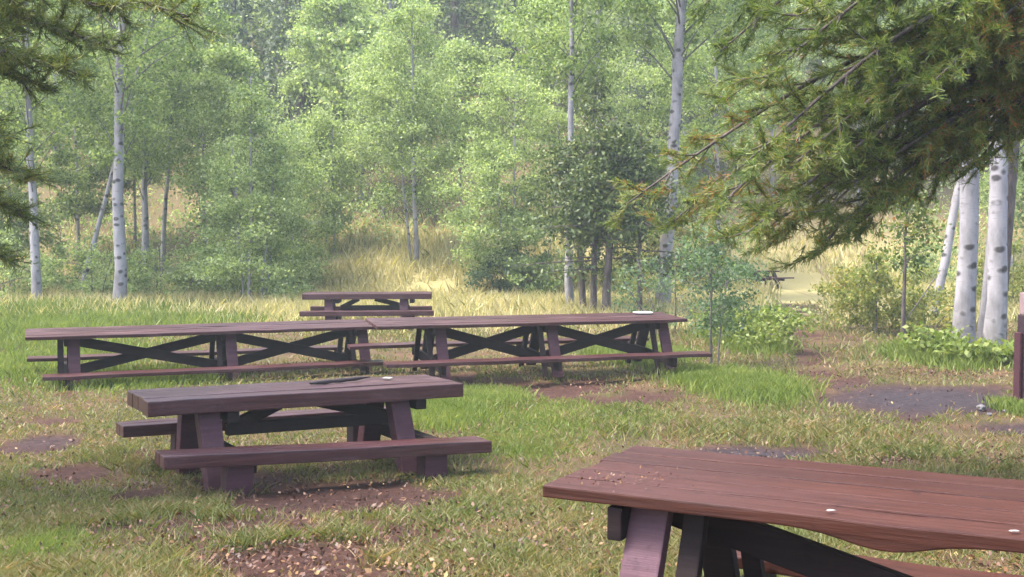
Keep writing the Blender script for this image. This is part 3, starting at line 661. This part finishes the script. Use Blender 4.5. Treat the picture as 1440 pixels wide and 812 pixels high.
for k, (u, v, H, w_, mt, lab) in enumerate([(20, 430, 1.9, 1.4, L_LIGHT, 'leafy yellowish bush at the left edge of the meadow'), (85, 418, 1.9, 1.1, L_MID, 'green bush between the two straight left aspens'), (130, 430, 1.6, 1.0, L_LIGHT, 'yellowish bush just left of the thickest left aspen'),
      (225, 428, 1.5, 1.2, L_LIGHT, 'yellow-green bush right of the thickest left aspen'), (275, 420, 1.5, 1.0, L_MID, 'green bush left of the bushy light aspen'), (330, 428, 1.6, 1.0, L_MID, 'green bush at the foot of the bushy light aspen'),
      
      (1300, 408, 1.8, 1.1, L_MID, 'green bush on the slope left of the crooked aspen'), 
      (1425, 440, 1.6, 1.0, L_YEL, 'yellow-green bush behind the post')]):
    shrub(u, v, H * 1.1, w_ * 1.1, lab, 90 + k, L_LIGHT if mt is L_MID else mt, 2600, .07)

# ------------------------------------------------------------------ near pines with hanging boughs
def near_pine(base, r0, H, targets, extra, label, seed, mat, cz=.16, nt=34, nlen=.062):
    rng = np.random.default_rng(seed); root = empty('pine_tree', base); tag(root, label, 'tree', 'pines')
    bx = np.array(base); q = Quads(); t = np.linspace(0, 1, 12)
    q.tube(np.stack([rng.normal(0, .02, 12), rng.normal(0, .02, 12), t * H - .2 * (t == 0)], 1), r0 * (1 - .8 * t), 12, rng=rng, rough=.05)
    link('trunk', q.mesh('trunk'), B_PINE, root, smooth=True)
    W = Quads(); NV = []
    def tuft(p, d, s=1.0):
        k = int(nt * s); dd = d / (np.linalg.norm(d) + 1e-9)
        v = rng.normal(0, .5, (k, 3)) + dd * .9; v /= np.linalg.norm(v, axis=1)[:, None]
        L = nlen * rng.uniform(.7, 1.25, k)[:, None]; o_ = p + np.outer(rng.uniform(-.16, .03, k), dd)
        sd = np.cross(v, rng.normal(size=(k, 3))); sd /= np.linalg.norm(sd, axis=1)[:, None]; sd *= .0033
        NV.append(np.stack([o_ - sd, o_ + sd, o_ + v * L + sd * .5, o_ + v * L - sd * .5], 1).reshape(-1, 3))
    jobs = [(np.array(T) - bx, None) for T in targets] + [(np.array(T), 1) for T in extra]
    for T, _ in jobs:
        L = np.linalg.norm(T[:2]); z0 = T[2] + cz * L + rng.uniform(-.1, .25)
        a = np.array([0, 0, z0]); n = 12; s = np.linspace(0, 1, n)[:, None]
        P = a + (T - a) * s; P[:, 2] += (.10 * L * np.sin(s[:, 0] * np.pi)); P += np.cumsum(rng.normal(0, .012, (n, 3)), axis=0) * s
        W.tube(P, np.linspace(.030, .005, n) * (.6 + L / 5), 6)
        dirm = (P[-1] - P[0]) / np.linalg.norm(P[-1] - P[0]); side = np.cross(dirm, [0, 0, 1]); side /= np.linalg.norm(side)
        for k in range(30):
            f = .22 + .78 * (k + rng.uniform()) / 30; idx = f * (n - 1); p0 = np.array([np.interp(idx, np.arange(n), P[:, j]) for j in range(3)])
            sg = 1 if k % 2 else -1
            ln = (.62 * (1.1 - f) + .22) * rng.uniform(.6, 1.2) * min(1.2, L / 3)
            d = dirm * rng.uniform(.4, .9) + side * sg * rng.uniform(.5, 1) + np.array([0, 0, rng.normal(-.05, .35)]); d /= np.linalg.norm(d)
            m_ = 5; ss = np.linspace(0, 1, m_)[:, None]; Q = p0 + d * ln * ss; Q[:, 2] += -.10 * ln * ss[:, 0] + .16 * ln * ss[:, 0] ** 2
            W.tube(Q, np.linspace(.009, .003, m_), 4)
            nt2 = int(3 + ln * 12)
            for z in range(nt2):
                g = .30 + .70 * (z + rng.uniform()) / nt2; pp = np.array([np.interp(g * (m_ - 1), np.arange(m_), Q[:, j]) for j in range(3)])
                if rng.uniform() < .45:
                    d2 = d + rng.normal(0, .6, 3); d2 /= np.linalg.norm(d2); e = pp + d2 * rng.uniform(.05, .18); W.tube([pp, e], [.004, .002], 3); tuft(e, d2)
                else: tuft(pp, d + rng.normal(0, .3, 3), .8)
            tuft(Q[-1], d)
        tuft(P[-1], dirm)
    link('limbs', W.mesh('limbs'), B_PINE, root, smooth=True)
    V = np.concatenate(NV); link('crown', np_mesh('crown', V, np.arange(len(V)).reshape(-1, 4), 4), mat, root)
tg = [tuple(at(*a)) for a in [(1000, 305, 8.6), (1085, 315, 9), (1150, 305, 8.6), (1040, 330, 9.2), (1190, 300, 9.4), (1130, 335, 8.8), (1180, 328, 9.2), (1085, 345, 9.0), (1050, 338, 8.4), (1010, 70, 9.3), (1025, 140, 9.0), (1000, 5, 9.2), (890, 295, 9.6), (935, 320, 9.5), (1045, 215, 8.3), (1140, 215, 9.5), (1215, 190, 8.8), (1310, 130, 9.2), (1395, 95, 8.8), (1430, 60, 8.2),
      (1110, 240, 8.2), (1070, 110, 8.5), (1170, 60, 9.2), (1240, 130, 8.3), (1290, 60, 9.0), (1370, 70, 8.4), (1150, 160, 8.8), (1230, 5, 8.6), (1410, 20, 9.0), (1080, -10, 8.8), (1320, 120, 8), (1190, 150, 9.3), (1350, 0, 8.0), (1270, 130, 8.4), (1130, 30, 8.1), (1300, -40, 8.6), (1180, -60, 9), (1040, 20, 9.4)]]
rg = np.random.default_rng(8); ex = []
for k in range(20):
    th = rg.uniform(-1.5, 1.9); L = rg.uniform(1.6, 2.8); ex.append((math.cos(th) * L, math.sin(th) * L, rg.uniform(2.4, 7.0)))
bR = (5.0, 9.0, gz(5.0, 9.0)); near_pine(bR, .21, 9, tg, ex, 'near pine hanging dense dark boughs into the top right', 201, L_PINE, cz=.46)
tg = [tuple(at(*a)) for a in [(262, 22, 8.2), (170, 70, 8.6), (110, 105, 8.0), (45, 235, 8.2), (30, 300, 8.6), (15, 345, 8.8), (60, 130, 8.4), (10, 190, 8.0), (90, 50, 8.8), (150, 10, 8.2)]]
ex = []
for k in range(16):
    th = rg.uniform(.9, 5.2); L = rg.uniform(1.6, 2.8); ex.append((math.cos(th) * L, math.sin(th) * L, rg.uniform(2.4, 6.5)))
bL = (-4.85, 8.3, gz(-4.85, 8.3)); near_pine(bL, .18, 8, tg, ex, 'near pine reaching thin yellowing boughs in from the left edge', 202, L_PINEL, cz=.05, nt=24)

# ------------------------------------------------------------------ haze
HAZE = .0013
bm = bmesh.new(); bmesh.ops.create_cube(bm, size=1)
for v in bm.verts: v.co = Vector((v.co.x * 600, 130 + v.co.y * 420, 40 + v.co.z * 90))
me = bpy.data.meshes.new('haze'); bm.to_mesh(me); bm.free()
m = bpy.data.materials.new('haze_air'); m.use_nodes = True; n = m.node_tree.nodes; l = m.node_tree.links
for x_ in list(n): n.remove(x_)
o_ = n.new('ShaderNodeOutputMaterial'); pv = n.new('ShaderNodeVolumePrincipled'); pv.inputs['Color'].default_value = (.82, .92, .95, 1); pv.inputs['Density'].default_value = HAZE
l.new(pv.outputs[0], o_.inputs['Volume'])
if HAZE: tag(link('haze', me, m), 'thin pale air over the clearing', 'haze', kind='stuff')
